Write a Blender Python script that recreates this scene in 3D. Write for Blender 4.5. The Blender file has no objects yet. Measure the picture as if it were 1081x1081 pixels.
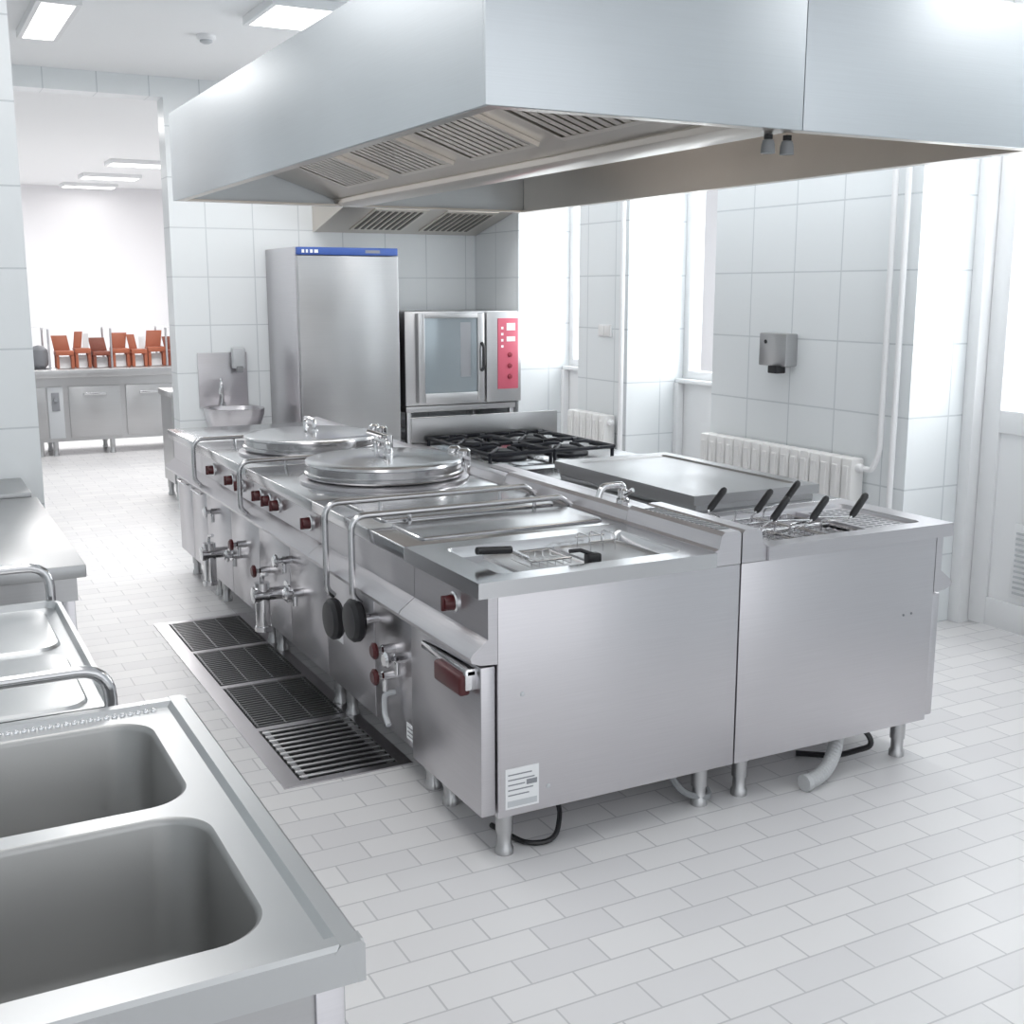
import bpy, bmesh, math, random
from mathutils import Vector, Matrix
random.seed(4)
S = bpy.context.scene
C = S.collection
PI = math.pi
WL = {}

# ------------------------------------------------------------------ materials
def newmat(name):
    m = bpy.data.materials.new(name); m.use_nodes = True
    nt = m.node_tree
    return m, nt, nt.nodes['Principled BSDF']

def plain(name, col, rough=0.5, metal=0.0, emit=0.0, alpha=1.0, trans=0.0, spec=None, noise=0.04):
    m, nt, b = newmat(name)
    b.inputs['Base Color'].default_value = (*col, 1)
    b.inputs['Roughness'].default_value = rough
    b.inputs['Metallic'].default_value = metal
    if noise and not emit:
        tc = nt.nodes.new('ShaderNodeTexCoord'); n = nt.nodes.new('ShaderNodeTexNoise')
        n.inputs['Scale'].default_value = 14
        mr = nt.nodes.new('ShaderNodeMapRange')
        mr.inputs['To Min'].default_value = max(0, rough - noise); mr.inputs['To Max'].default_value = min(1, rough + noise)
        nt.links.new(tc.outputs['Object'], n.inputs['Vector']); nt.links.new(n.outputs['Fac'], mr.inputs['Value'])
        nt.links.new(mr.outputs['Result'], b.inputs['Roughness'])
    if emit:
        b.inputs['Emission Color'].default_value = (*col, 1); b.inputs['Emission Strength'].default_value = emit
    if trans:
        b.inputs['Transmission Weight'].default_value = trans
    if alpha < 1: b.inputs['Alpha'].default_value = alpha
    if spec is not None: b.inputs['Specular IOR Level'].default_value = spec
    return m

def steel(name, col, r0, r1, stretch=(1.2, 1.2, 90), tint=0.05, aniso=0.0):
    m, nt, b = newmat(name)
    b.inputs['Metallic'].default_value = 1
    tc = nt.nodes.new('ShaderNodeTexCoord'); mp = nt.nodes.new('ShaderNodeMapping')
    mp.inputs['Scale'].default_value = stretch
    n = nt.nodes.new('ShaderNodeTexNoise'); n.inputs['Scale'].default_value = 3; n.inputs['Detail'].default_value = 3
    mr = nt.nodes.new('ShaderNodeMapRange'); mr.inputs['To Min'].default_value = r0; mr.inputs['To Max'].default_value = r1
    mx = nt.nodes.new('ShaderNodeMix'); mx.data_type = 'RGBA'
    mx.inputs['A'].default_value = (*[c * (1 - tint) for c in col], 1); mx.inputs['B'].default_value = (*[min(1, c * (1 + tint)) for c in col], 1)
    nt.links.new(tc.outputs['Object'], mp.inputs['Vector']); nt.links.new(mp.outputs['Vector'], n.inputs['Vector'])
    nt.links.new(n.outputs['Fac'], mr.inputs['Value']); nt.links.new(mr.outputs['Result'], b.inputs['Roughness'])
    nt.links.new(n.outputs['Fac'], mx.inputs['Factor'])
    # broad soft tonal drift, put into the colour to imitate uneven reflections
    n2 = nt.nodes.new('ShaderNodeTexNoise'); n2.inputs['Scale'].default_value = 1.1; n2.inputs['Detail'].default_value = 0
    m2 = nt.nodes.new('ShaderNodeMapRange'); m2.inputs['From Min'].default_value = 0.3; m2.inputs['From Max'].default_value = 0.7
    m2.inputs['To Min'].default_value = 0.90; m2.inputs['To Max'].default_value = 1.07
    vm = nt.nodes.new('ShaderNodeVectorMath'); vm.operation = 'SCALE'
    nt.links.new(tc.outputs['Object'], n2.inputs['Vector']); nt.links.new(n2.outputs['Fac'], m2.inputs['Value'])
    nt.links.new(mx.outputs['Result'], vm.inputs[0]); nt.links.new(m2.outputs['Result'], vm.inputs['Scale'])
    nt.links.new(vm.outputs['Vector'], b.inputs['Base Color'])
    if aniso:
        tg = nt.nodes.new('ShaderNodeTangent'); tg.direction_type = 'RADIAL'; tg.axis = 'Z'
        nt.links.new(tg.outputs['Tangent'], b.inputs['Tangent'])
        b.inputs['Anisotropic'].default_value = aniso; b.inputs['Anisotropic Rotation'].default_value = 0.25
    return m

def tiles(name, w, h, off, col, col2, mortar, msize, rough, wall=True):
    m, nt, b = newmat(name)
    tc = nt.nodes.new('ShaderNodeTexCoord'); sp = nt.nodes.new('ShaderNodeSeparateXYZ'); cb = nt.nodes.new('ShaderNodeCombineXYZ')
    nt.links.new(tc.outputs['Object'], sp.inputs[0])
    br = nt.nodes.new('ShaderNodeTexBrick')
    br.offset = off; br.squash = 1.0
    br.inputs['Scale'].default_value = 1
    br.inputs['Brick Width'].default_value = w; br.inputs['Row Height'].default_value = h
    br.inputs['Mortar Size'].default_value = msize; br.inputs['Mortar Smooth'].default_value = 0.3
    br.inputs['Color1'].default_value = (*col, 1); br.inputs['Color2'].default_value = (*col2, 1); br.inputs['Mortar'].default_value = (*mortar, 1)
    if wall:
        ge = nt.nodes.new('ShaderNodeNewGeometry'); sn = nt.nodes.new('ShaderNodeSeparateXYZ')
        nt.links.new(ge.outputs['Normal'], sn.inputs[0])
        ab = nt.nodes.new('ShaderNodeMath'); ab.operation = 'ABSOLUTE'; nt.links.new(sn.outputs['X'], ab.inputs[0])
        gt = nt.nodes.new('ShaderNodeMath'); gt.operation = 'GREATER_THAN'; gt.inputs[1].default_value = 0.5; nt.links.new(ab.outputs[0], gt.inputs[0])
        mx = nt.nodes.new('ShaderNodeMix'); mx.data_type = 'FLOAT'
        nt.links.new(gt.outputs[0], mx.inputs['Factor']); nt.links.new(sp.outputs['X'], mx.inputs['A']); nt.links.new(sp.outputs['Y'], mx.inputs['B'])
        nt.links.new(mx.outputs['Result'], cb.inputs['X']); nt.links.new(sp.outputs['Z'], cb.inputs['Y'])
    else:
        nt.links.new(sp.outputs['X'], cb.inputs['X']); nt.links.new(sp.outputs['Y'], cb.inputs['Y'])
    nt.links.new(cb.outputs[0], br.inputs['Vector'])
    nt.links.new(br.outputs['Color'], b.inputs['Base Color'])
    bp = nt.nodes.new('ShaderNodeBump'); bp.inputs['Strength'].default_value = 0.15; bp.inputs['Distance'].default_value = 0.003; bp.invert = True
    nt.links.new(br.outputs['Fac'], bp.inputs['Height']); nt.links.new(bp.outputs['Normal'], b.inputs['Normal'])
    b.inputs['Roughness'].default_value = rough
    return m

M = dict(
    steel=steel('brushed_steel', (0.63, 0.615, 0.635), 0.25, 0.38, tint=0.07, aniso=0.5),
    steeld=steel('brushed_steel_dark', (0.50, 0.50, 0.505), 0.26, 0.38, tint=0.05, aniso=0.4),
    hood=steel('hood_steel', (0.68, 0.715, 0.74), 0.42, 0.54, tint=0.05, aniso=0.4),
    hoodin=steel('hood_inner_steel', (0.64, 0.595, 0.545), 0.27, 0.33, (3, 3, 3), 0.02),
    filt=steel('filter_steel', (0.75, 0.70, 0.64), 0.27, 0.33, (3, 3, 3), 0.02),
    filtd=plain('filter_slot', (0.15, 0.138, 0.122), 0.5, 0.6),
    polish=steel('polished_steel', (0.63, 0.63, 0.64), 0.14, 0.22, (3, 3, 3), 0.02),
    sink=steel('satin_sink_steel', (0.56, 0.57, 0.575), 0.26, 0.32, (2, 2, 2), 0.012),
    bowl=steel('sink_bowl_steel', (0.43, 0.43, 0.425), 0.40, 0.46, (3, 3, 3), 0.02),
    table=steel('worktable_steel', (0.43, 0.435, 0.44), 0.3, 0.38, (3, 3, 3), 0.02),
    chrome=plain('chrome', (0.78, 0.78, 0.79), 0.08, 1, noise=0.02),
    black=plain('black_plastic', (0.013, 0.013, 0.015), 0.38),
    iron=plain('cast_iron', (0.012, 0.014, 0.022), 0.5),
    red=plain('dark_red_plastic', (0.075, 0.010, 0.012), 0.3),
    grey=plain('grey_plastic', (0.26, 0.27, 0.28), 0.5),
    lgrey=plain('pale_grey_plastic', (0.56, 0.58, 0.60), 0.45),
    white=plain('white_paint', (0.87, 0.88, 0.89), 0.4),
    radw=plain('white_enamel', (0.84, 0.84, 0.83), 0.3),
    ceil=plain('ceiling_white', (0.95, 0.96, 0.97), 0.8),
    farw=plain('plaster_white', (0.88, 0.87, 0.89), 0.8),
    paper=plain('paper_white', (0.85, 0.86, 0.87), 0.6),
    ink=plain('grey_ink', (0.26, 0.27, 0.29), 0.6),
    blue=plain('blue_plastic', (0.05, 0.11, 0.38), 0.35),
    pink=plain('crimson_panel', (0.58, 0.115, 0.17), 0.35),
    pinkd=plain('crimson_knob', (0.28, 0.03, 0.05), 0.35),
    orange=plain('rust_orange_wood', (0.46, 0.14, 0.075), 0.5),
    brick=plain('brown_red_wood', (0.27, 0.08, 0.05), 0.5),
    glass=plain('oven_glass', (0.27, 0.31, 0.335), 0.06, 0.4, noise=0, spec=0.9),
    guard=plain('clear_glass', (0.9, 0.95, 0.95), 0.02, 0.0, alpha=0.18, noise=0),
    pane=plain('window_pane', (0.95, 0.98, 1.0), 0.02, 0.0, alpha=0.06, noise=0),
    pit_shade=plain('drain_pit_shade', (0.012, 0.012, 0.013), 0.5),
    grate=plain('dark_grate_steel', (0.30, 0.30, 0.305), 0.38, 1),
    lamp=plain('lamp_diffuser', (1.0, 0.99, 0.97), 0.5, 0, emit=3),
    hose=plain('grey_white_hose', (0.52, 0.53, 0.54), 0.45),
    tile=tiles('wall_tiles', 0.38, 0.38, 0.0, (0.845, 0.88, 0.895), (0.845, 0.88, 0.895), (0.64, 0.68, 0.70), 0.005, 0.3),
    floor=tiles('floor_tiles', 0.245, 0.122, 0.5, (0.835, 0.83, 0.83), (0.755, 0.75, 0.76), (0.57, 0.57, 0.58), 0.0034, 0.34, wall=False),
)

# ------------------------------------------------------------------ mesh builder
class MB:
    def __init__(s): s.bm = bmesh.new(); s.mi = 0
    def f(s, vs):
        try:
            fc = s.bm.faces.new(vs); fc.material_index = s.mi; return fc
        except ValueError: return None
    def poly(s, pts): s.f([s.bm.verts.new(p) for p in pts]); return s
    def box(s, x0, x1, y0, y1, z0, z1, b=0, seg=2):
        return s.obox((x0, y0, z0), (x1 - x0, 0, 0), (0, y1 - y0, 0), (0, 0, z1 - z0), b, seg)
    def obox(s, o, u, v, w, b=0, seg=2):
        o, u, v, w = Vector(o), Vector(u), Vector(v), Vector(w)
        vs = [s.bm.verts.new(o + u * i + v * j + w * k) for i in (0, 1) for j in (0, 1) for k in (0, 1)]
        fs = [s.f([vs[i] for i in q]) for q in ((0, 1, 3, 2), (4, 6, 7, 5), (0, 4, 5, 1), (2, 3, 7, 6), (0, 2, 6, 4), (1, 5, 7, 3))]
        if b:
            es = list({e for fc in fs for e in fc.edges})
            r = bmesh.ops.bevel(s.bm, geom=es, offset=b, offset_type='OFFSET', segments=seg, profile=0.5, affect='EDGES', clamp_overlap=True)
            for fc in r['faces']: fc.material_index = s.mi
        return s
    def prism(s, poly, ax, a, b):
        def P(p, t):
            return {'x': (t, p[0], p[1]), 'y': (p[0], t, p[1]), 'z': (p[0], p[1], t)}[ax]
        A = [s.bm.verts.new(P(p, a)) for p in poly]; B = [s.bm.verts.new(P(p, b)) for p in poly]
        n = len(poly)
        s.f(A); s.f(B[::-1])
        for i in range(n): s.f([A[i], A[(i + 1) % n], B[(i + 1) % n], B[i]])
        return s
    def loft(s, rings, cap0=False, cap1=False):
        R = [[s.bm.verts.new(p) for p in r] for r in rings]
        n = len(R[0])
        for a, b in zip(R, R[1:]):
            for i in range(n): s.f([a[i], a[(i + 1) % n], b[(i + 1) % n], b[i]])
        if cap0: s.f(R[0])
        if cap1: s.f(R[-1][::-1])
        return s
    def tube(s, path, r, n=10, cap=True):
        path = [Vector(p) for p in path]
        rings = []
        t = (path[1] - path[0]).normalized()
        up = Vector((0, 0, 1)) if abs(t.z) < 0.9 else Vector((1, 0, 0))
        nrm = (up - t * up.dot(t)).normalized()
        for i, p in enumerate(path):
            if i == 0: t = path[1] - path[0]
            elif i == len(path) - 1: t = path[-1] - path[-2]
            else: t = (path[i + 1] - p).normalized() + (p - path[i - 1]).normalized()
            t.normalize()
            nrm = (nrm - t * nrm.dot(t)).normalized(); bn = t.cross(nrm)
            rr_ = r[i] if isinstance(r, (list, tuple)) else r
            rings.append([p + (nrm * math.cos(2 * PI * k / n) + bn * math.sin(2 * PI * k / n)) * rr_ for k in range(n)])
        return s.loft(rings, cap, cap)
    def cyl(s, p0, p1, r, r1=None, n=16): return s.tube([p0, p1], [r, r if r1 is None else r1], n)
    def lathe(s, c, prof, n=32, ax='z'):
        c = Vector(c)
        rings = []
        for r, h in prof:
            r = max(r, 1e-4); ring = []
            for k in range(n):
                a = 2 * PI * k / n; x, y = r * math.cos(a), r * math.sin(a)
                ring.append(c + Vector({'z': (x, y, h), 'x': (h, x, y), 'y': (x, h, y)}[ax]))
            rings.append(ring)
        return s.loft(rings, True, True)
    def plate_hole(s, X0, X1, Y0, Y1, ring, z):
        m = len(ring) // 4; n = m - 1; outer = []
        for c in range(4):
            XC = X1 if c in (0, 3) else X0; YC = Y1 if c in (0, 1) else Y0
            st, en = ring[c * m], ring[c * m + n]
            if c % 2 == 0: a, e = (XC, st[1]), (en[0], YC)
            else: a, e = (st[0], YC), (XC, en[1])
            for k in range(m):
                t = k / n
                if t <= 0.5: q = (a[0] + (XC - a[0]) * 2 * t, a[1] + (YC - a[1]) * 2 * t)
                else: q = (XC + (e[0] - XC) * (2 * t - 1), YC + (e[1] - YC) * (2 * t - 1))
                outer.append((q[0], q[1], z))
        return s.loft([outer, ring])

def rr(x0, x1, y0, y1, r, z, n=6):
    pts = []
    for c, (cx, cy) in enumerate(((x1 - r, y1 - r), (x0 + r, y1 - r), (x0 + r, y0 + r), (x1 - r, y0 + r))):
        for k in range(n + 1):
            a = PI / 2 * (c + k / n); pts.append((cx + r * math.cos(a), cy + r * math.sin(a), z))
    return pts

def fil(pts, r, n=6):
    pts = [Vector(p) for p in pts]; out = [pts[0]]
    for i in range(1, len(pts) - 1):
        p = pts[i]; a = (pts[i - 1] - p); b = (pts[i + 1] - p)
        d = min(r, a.length * 0.49, b.length * 0.49)
        A = p + a.normalized() * d; B = p + b.normalized() * d
        for k in range(n + 1):
            t = k / n; out.append(A * (1 - t) ** 2 + p * 2 * t * (1 - t) + B * t * t)
    out.append(pts[-1]); return out

def bez(p0, p1, p2, p3, n):
    p0, p1, p2, p3 = map(Vector, (p0, p1, p2, p3))
    return [p0 * (1 - t) ** 3 + p1 * 3 * t * (1 - t) ** 2 + p2 * 3 * t * t * (1 - t) + p3 * t ** 3 for t in [k / n for k in range(n + 1)]]

# ------------------------------------------------------------------ scene helpers
def obj(name, mb, mat, parent=None, label=None, cat=None, group=None, kind=None, keep=False):
    bm = mb.bm
    bmesh.ops.recalc_face_normals(bm, faces=bm.faces)
    for fc in bm.faces: fc.smooth = True
    for e in bm.edges:
        if len(e.link_faces) != 2 or e.calc_face_angle() > 0.6: e.smooth = False
    if parent is not None: off = WL[parent.name]
    elif keep: off = Vector((0, 0, 0))
    else:
        xs = [v.co for v in bm.verts]
        off = Vector(((min(v.x for v in xs) + max(v.x for v in xs)) / 2, (min(v.y for v in xs) + max(v.y for v in xs)) / 2, min(v.z for v in xs)))
    bmesh.ops.translate(bm, vec=-off, verts=bm.verts)
    me = bpy.data.meshes.new(name); bm.to_mesh(me); bm.free()
    for m in (mat if isinstance(mat, (list, tuple)) else [mat]): me.materials.append(M[m])
    o = bpy.data.objects.new(name, me); C.objects.link(o)
    if parent is not None: o.parent = parent
    else: o.location = off
    WL[o.name] = off.copy()
    if label: o['label'] = label
    if cat: o['category'] = cat
    if group: o['group'] = group
    if kind: o['kind'] = kind
    return o

def thing(name, label, cat, loc, group=None):
    o = bpy.data.objects.new(name, None); C.objects.link(o)
    o.location = loc; o.empty_display_size = 0.1
    o['label'] = label; o['category'] = cat
    if group: o['group'] = group
    WL[o.name] = Vector(loc)
    return o

def struct(name, mb, mat, parent=None):
    return obj(name, mb, mat, parent, kind='structure', keep=True)

# ------------------------------------------------------------------ camera
cam = bpy.data.cameras.new('camera'); co = bpy.data.objects.new('camera', cam); C.objects.link(co)
cam.sensor_width = 36; cam.lens = 1230 / 1081 * 36; cam.clip_start = 0.05
co.location = (0, 0, 1.8); co.rotation_euler = (math.radians(90 - 10.8), 0, math.radians(-27.8))
S.camera = co

# ------------------------------------------------------------------ room
CH = 3.4
mb = MB(); mb.box(-1.9, 5.45, -2.5, 20.3, -0.12, 0); mb.box(5.451, 9, 9.76, 20.3, -0.12, 0); struct('floor', mb, 'floor')
mb = MB(); mb.box(-1.9, 9, -2.5, 20.3, CH, CH + 0.12); struct('ceiling', mb, 'ceil')
mb = MB(); mb.box(-1.9, -1.75, -2.5, 20.3, 0, CH); struct('wall_left', mb, 'tile')
mb = MB(); mb.box(-1.75, 0.60, 6.10, 6.35, 0, CH); struct('wall_divider', mb, 'tile')
mb = MB(); mb.box(2.0, 5.3, 9.53, 9.75, 0, CH); mb.box(-1.75, 0.3, 9.53, 9.75, 0, CH); mb.box(0.3, 2.0, 9.53, 9.75, 3.25, CH); struct('wall_back', mb, 'tile')
mb = MB(); mb.box(-1.75, 9, 20.0, 20.2, 0, CH); struct('wall_far', mb, 'farw')
mb = MB(); mb.box(8.85, 9, 9.75, 20.0, 0, CH); struct('wall_far_right', mb, 'farw')
mb = MB()
for a, b in ((-2.5, 3.38), (4.39, 6.06), (7.05, 7.73), (8.70, 9.53)): mb.box(4.65, 5.3, a, b, 0, CH)
struct('wall_right', mb, 'tile')
for i, (a, b) in enumerate(((6.06, 7.05), (7.73, 8.70))):
    mb = MB(); mb.box(5.12, 5.3, a, b, 0, 1.13); struct('wall_parapet_%d' % (i + 1), mb, 'white')
    mb = MB()
    x0, x1, z0, z1 = 5.14, 5.20, 1.16, CH
    mb.box(x0, x1, a, a + 0.07, z0, z1, 0.004); mb.box(x0, x1, b - 0.07, b, z0, z1, 0.004)
    mb.box(x0, x1, a + 0.07, b - 0.07, z0, z0 + 0.06, 0.004); mb.box(x0, x1, a + 0.07, b - 0.07, 2.62, 2.68, 0.004)
    mb.box(x0 + 0.005, x1, (a + b) / 2 - 0.035, (a + b) / 2 + 0.035, z0 + 0.06, 2.62, 0.004)
    w = struct('window_%d' % (i + 1), mb, 'white')
    mb = MB(); mb.box(5.168, 5.172, a + 0.07, b - 0.07, z0 + 0.06, z1); obj('pane', mb, 'pane', w)
    mb = MB(); mb.box(5.07, 5.20, a + 0.003, b - 0.003, 1.13, 1.16, 0.005); obj('window_sill', mb, 'white', w)
    mb = MB(); mb.box(5.115, 5.14, (a + b) / 2 - 0.012, (a + b) / 2 + 0.012, 1.72, 1.80, 0.004); mb.box(5.09, 5.12, (a + b) / 2 - 0.01, (a + b) / 2 + 0.01, 1.66, 1.76, 0.006); obj('window_handle', mb, 'lgrey', w)
    mb = MB(); mb.box(5.06, 5.118, b - 0.05, b - 0.002, 0.0, 1.129, 0.004); struct('trim_%d' % (i + 1), mb, 'white')
# glazed white door in the nearest opening
a, b = 3.38, 4.39
mb = MB(); mb.box(5.04, 5.28, b - 0.075, b - 0.001, 0, CH, 0.004); mb.box(5.04, 5.28, a + 0.001, a + 0.075, 0, CH, 0.004); mb.box(5.04, 5.28, a + 0.076, b - 0.076, 3.28, CH, 0.004)
struct('trim_3', mb, 'white')
mb = MB(); x0, x1 = 5.11, 5.165; ya, yb = a + 0.078, b - 0.078
mb.box(x0, x1, ya, ya + 0.11, 0.015, 3.275, 0.004); mb.box(x0, x1, yb - 0.11, yb, 0.015, 3.275, 0.004)
for z0, z1 in ((0.015, 0.17), (1.06, 1.18), (2.55, 2.65), (3.19, 3.275)): mb.box(x0, x1, ya + 0.11, yb - 0.11, z0, z1, 0.004)
mb.box(x0 + 0.015, x1 - 0.01, ya + 0.111, yb - 0.111, 0.171, 1.059)
dr = struct('door_1', mb, 'white')
mb = MB(); mb.box(5.138, 5.142, ya + 0.111, yb - 0.111, 1.181, 2.549); mb.box(5.138, 5.142, ya + 0.111, yb - 0.111, 2.651, 3.189); obj('pane', mb, 'pane', dr)
mb = MB(); mb.box(5.112, 5.124, 3.60, 4.06, 0.20, 0.60, 0.003); mb.mi = 1
for k in range(12): mb.box(5.107, 5.113, 3.62, 4.04, 0.225 + k * 0.029, 0.237 + k * 0.029)
obj('louvre', mb, ['white', 'lgrey'], dr)
mb = MB(); mb.box(5.095, 5.11, ya + 0.04, ya + 0.07, 1.0, 1.2, 0.004); mb.tube(fil([(5.10, ya + 0.055, 1.1), (5.06, ya + 0.055, 1.1), (5.06, ya + 0.17, 1.1)], 0.02), 0.009, 8); obj('door_handle', mb, 'lgrey', dr)

# ------------------------------------------------------------------ lights on ceiling
def ceiling_light(x0, x1, y0, y1, label):
    t = thing('ceiling_light', label, 'ceiling light', ((x0 + x1) / 2, (y0 + y1) / 2, CH - 0.06))
    mb = MB()
    mb.box(x0, x0 + 0.03, y0, y1, CH - 0.05, CH - 0.001); mb.box(x1 - 0.03, x1, y0, y1, CH - 0.05, CH - 0.001)
    mb.box(x0 + 0.03, x1 - 0.03, y0, y0 + 0.03, CH - 0.05, CH - 0.001); mb.box(x0 + 0.03, x1 - 0.03, y1 - 0.03, y1, CH - 0.05, CH - 0.001)
    obj('frame', mb, 'white', t)
    mb = MB(); mb.box(x0 + 0.03, x1 - 0.03, y0 + 0.03, y1 - 0.03, CH - 0.048, CH - 0.002); obj('diffuser', mb, 'lamp', t)
ceiling_light(2.02, 2.62, 6.66, 7.28, 'square recessed ceiling lamp just above the far left end of the steel hood')
ceiling_light(0.86, 1.10, 7.2, 8.3, 'long narrow ceiling lamp over the aisle in front of the passage')
ceiling_light(2.6, 3.4, 15.6, 16.1, 'ceiling lamp of the back room nearest to the passage opening')
ceiling_light(2.55, 3.35, 17.6, 18.1, 'middle one of three ceiling lamps in the back room')
ceiling_light(2.5, 3.3, 19.3, 19.75, 'farthest ceiling lamp by the end wall of the back room')
t = thing('smoke_detector', 'small round white smoke detector on the ceiling', 'smoke detector', (1.95, 7.9, CH - 0.05))
mb = MB(); mb.lathe((1.95, 7.9, CH), [(0.06, -0.001), (0.06, -0.02), (0.05, -0.03)], 24); obj('base', mb, 'white', t)
mb = MB(); mb.lathe((1.95, 7.9, CH), [(0.04, -0.03), (0.04, -0.042), (0.02, -0.052)], 24); obj('sensor_cap', mb, 'lgrey', t)

# ------------------------------------------------------------------ island units
CX = 4.98
def foot(mb, x, y, z=0.16):
    mb.lathe((x, y, 0), [(0.030, 0.0), (0.030, 0.02), (0.024, 0.03), (0.024, 0.07), (0.029, 0.072), (0.029, z)], 16)

def unit(name, label, y0, y1, right=False, top=True, cat='cooker', bg=1.0):
    fx = (lambda x: CX - x) if right else (lambda x: x)
    def bx(mb, xa, xb, *a): p, q = sorted((fx(xa), fx(xb))); return mb.box(p, q, *a)
    y0 += 0.0015; y1 -= 0.0015
    t = thing(name, label, cat, ((fx(1.56) + fx(2.47)) / 2, (y0 + y1) / 2, 0))
    mb = MB(); bx(mb, 1.56, 2.487, y0, y1, 0.16, 0.884, 0.003); obj('body', mb, 'steel', t)
    mb = MB(); mb.prism([(fx(x), z) for x, z in ((1.559, 0.884), (1.527, 0.884), (1.527, 0.752), (1.473, 0.712), (1.466, 0.70), (1.47, 0.686), (1.50, 0.674), (1.559, 0.67))], 'y', y0, y1)
    obj('control_panel', mb, 'steel', t)
    if top:
        mb = MB(); bx(mb, 1.49, 2.379, y0, y1, 0.885, 0.935, 0.006, 3); obj('worktop', mb, 'polish', t)
    if bg:
        mb = MB()
        mb.prism([(fx(x), z) for x, z in ((2.38, 0.885), (2.38, 0.937), (2.395, 0.944), (2.405, bg - 0.012), (2.42, bg), (2.475, bg), (2.487, bg - 0.010), (2.487, 0.885))], 'y', y0, y1)
        obj('backguard', mb, 'steel', t)
    for x in (1.62, 2.40):
        for y in (y0 + 0.075, y1 - 0.075):
            mb = MB(); foot(mb, fx(x), y); obj('foot', mb, 'steeld', t)
    return t, fx, bx

def knob(t, x, y, z, s=-1, r=0.026):
    mb = MB(); mb.lathe((x, y, z), [(r * 1.35, 0), (r * 1.35, s * 0.006), (r * 1.15, s * 0.010)], 20, 'x')
    mb.mi = 1; mb.lathe((x, y, z), [(r, s * 0.008), (r * 0.95, s * 0.03), (r * 0.8, s * 0.04), (0.002, s * 0.042)], 20, 'x')
    mb.obox((x + s * 0.03, y - 0.006, z - r * 0.95), (s * 0.018, 0, 0), (0, 0.012, 0), (0, 0, r * 1.9), 0.002)
    return obj('knob', mb, ['chrome', 'red'], t)

def rail(t, y, zlow, xpost=1.68):
    mb = MB()
    mb.tube(fil([(1.475, y, zlow), (1.445, y, zlow + 0.03), (1.445, y, 0.975), (2.34, y, 0.975), (2.37, y, 0.955), (2.395, y, 0.936)], 0.06), 0.0125, 12)
    for xp in (xpost, 2.22): mb.cyl((xp, y, 0.930), (xp, y, 0.972), 0.008, None, 10)
    obj('handrail', mb, 'polish', t)

def drain_tap(t, y, z, s=1.0, lever=True):
    mb = MB()
    mb.lathe((1.545, y, z), [(0.045 * s, 0), (0.045 * s, -0.012), (0.026 * s, -0.016), (0.026 * s, -0.10), (0.034 * s, -0.10), (0.034 * s, -0.17), (0.02, -0.175)], 20, 'x')
    mb.cyl((1.42, y, z + 0.05 * s), (1.42, y, z - 0.13 * s), 0.030 * s, None, 18)
    mb.cyl((1.42, y, z - 0.13 * s), (1.42, y, z - 0.15 * s), 0.036 * s, None, 18)
    p = obj('drain_tap', mb, 'chrome', t)
    if lever:
        mb = MB(); mb.tube(fil([(1.42, y, z + 0.05 * s), (1.42, y, z + 0.085 * s), (1.42, y - 0.09, z + 0.10 * s)], 0.02), 0.009, 10)
        obj('lever', mb, 'chrome', p)
    return p

def small_valve(t, y, z, mat='chrome'):
    mb = MB(); mb.lathe((1.545, y, z), [(0.018, 0), (0.018, -0.05), (0.012, -0.055), (0.012, -0.07)], 14, 'x')
    mb.cyl((1.505, y, z), (1.505, y, z - 0.06), 0.011, None, 12)
    p = obj('valve', mb, 'chrome', t)
    mb = MB(); mb.lathe((1.475, y, z), [(0.012, 0), (0.03, -0.004), (0.032, -0.014), (0.022, -0.022)], 12, 'x'); obj('valve_wheel', mb, mat, p)

def panel(t, y0, y1, name='front_panel', x0=1.543):
    mb = MB(); mb.box(x0, 1.559, y0 + 0.004, y1 - 0.004, 0.165, 0.664, 0.003); return obj(name, mb, 'steel', t)

WT = 0.935
# --- A : near fryer with well
tA, fx, bx = unit('deep_fryer', 'nearest left island unit with sunken tray, single red knob and small cabinet door', 3.05, 3.62, top=False, cat='fryer')
hole = rr(1.60, 2.30, 3.12, 3.53, 0.03, WT)
mb = MB(); mb.plate_hole(1.49, 2.379, 3.0405, 3.6185, hole, WT)
o4 = [(1.49, 3.0405), (2.379, 3.0405), (2.379, 3.6185), (1.49, 3.6185)]
mb.loft([[(x, y, WT) for x, y in o4], [(x, y, 0.885) for x, y in o4]])
mb.poly([(x, y, 0.885) for x, y in o4])
mb.loft([hole, rr(1.605, 2.295, 3.125, 3.525, 0.03, 0.927), rr(1.612, 2.288, 3.132, 3.518, 0.028, 0.8995)], False, True)
obj('worktop', mb, 'polish', tA)
for (xa, xb) in ((1.74, 1.98), (2.02, 2.26)):
    mb = MB()
    mb.loft([rr(xa - 0.012, xb + 0.012, 3.158, 3.502, 0.02, 0.900), rr(xa - 0.012, xb + 0.012, 3.158, 3.502, 0.02, 0.905), rr(xa, xb, 3.17, 3.49, 0.02, 0.905), rr(xa + 0.004, xb - 0.004, 3.174, 3.486, 0.02, 0.9012)], True, True)
    obj('well', mb, 'steeld', tA)
knob(tA, 1.527, 3.29, 0.815)
mb = MB(); mb.box(1.505, 1.556, 3.06, 3.612, 0.17, 0.663, 0.006); d = obj('door', mb, 'steel', tA)
mb = MB(); mb.box(1.47, 1.506, 3.09, 3.44, 0.628, 0.655, 0.006); mb.box(1.468, 1.506, 3.09, 3.115, 0.585, 0.65, 0.004)
mb.mi = 1; mb.box(1.452, 1.49, 3.10, 3.30, 0.565, 0.632, 0.01, 3); obj('handle', mb, ['chrome', 'red'], d)
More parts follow.
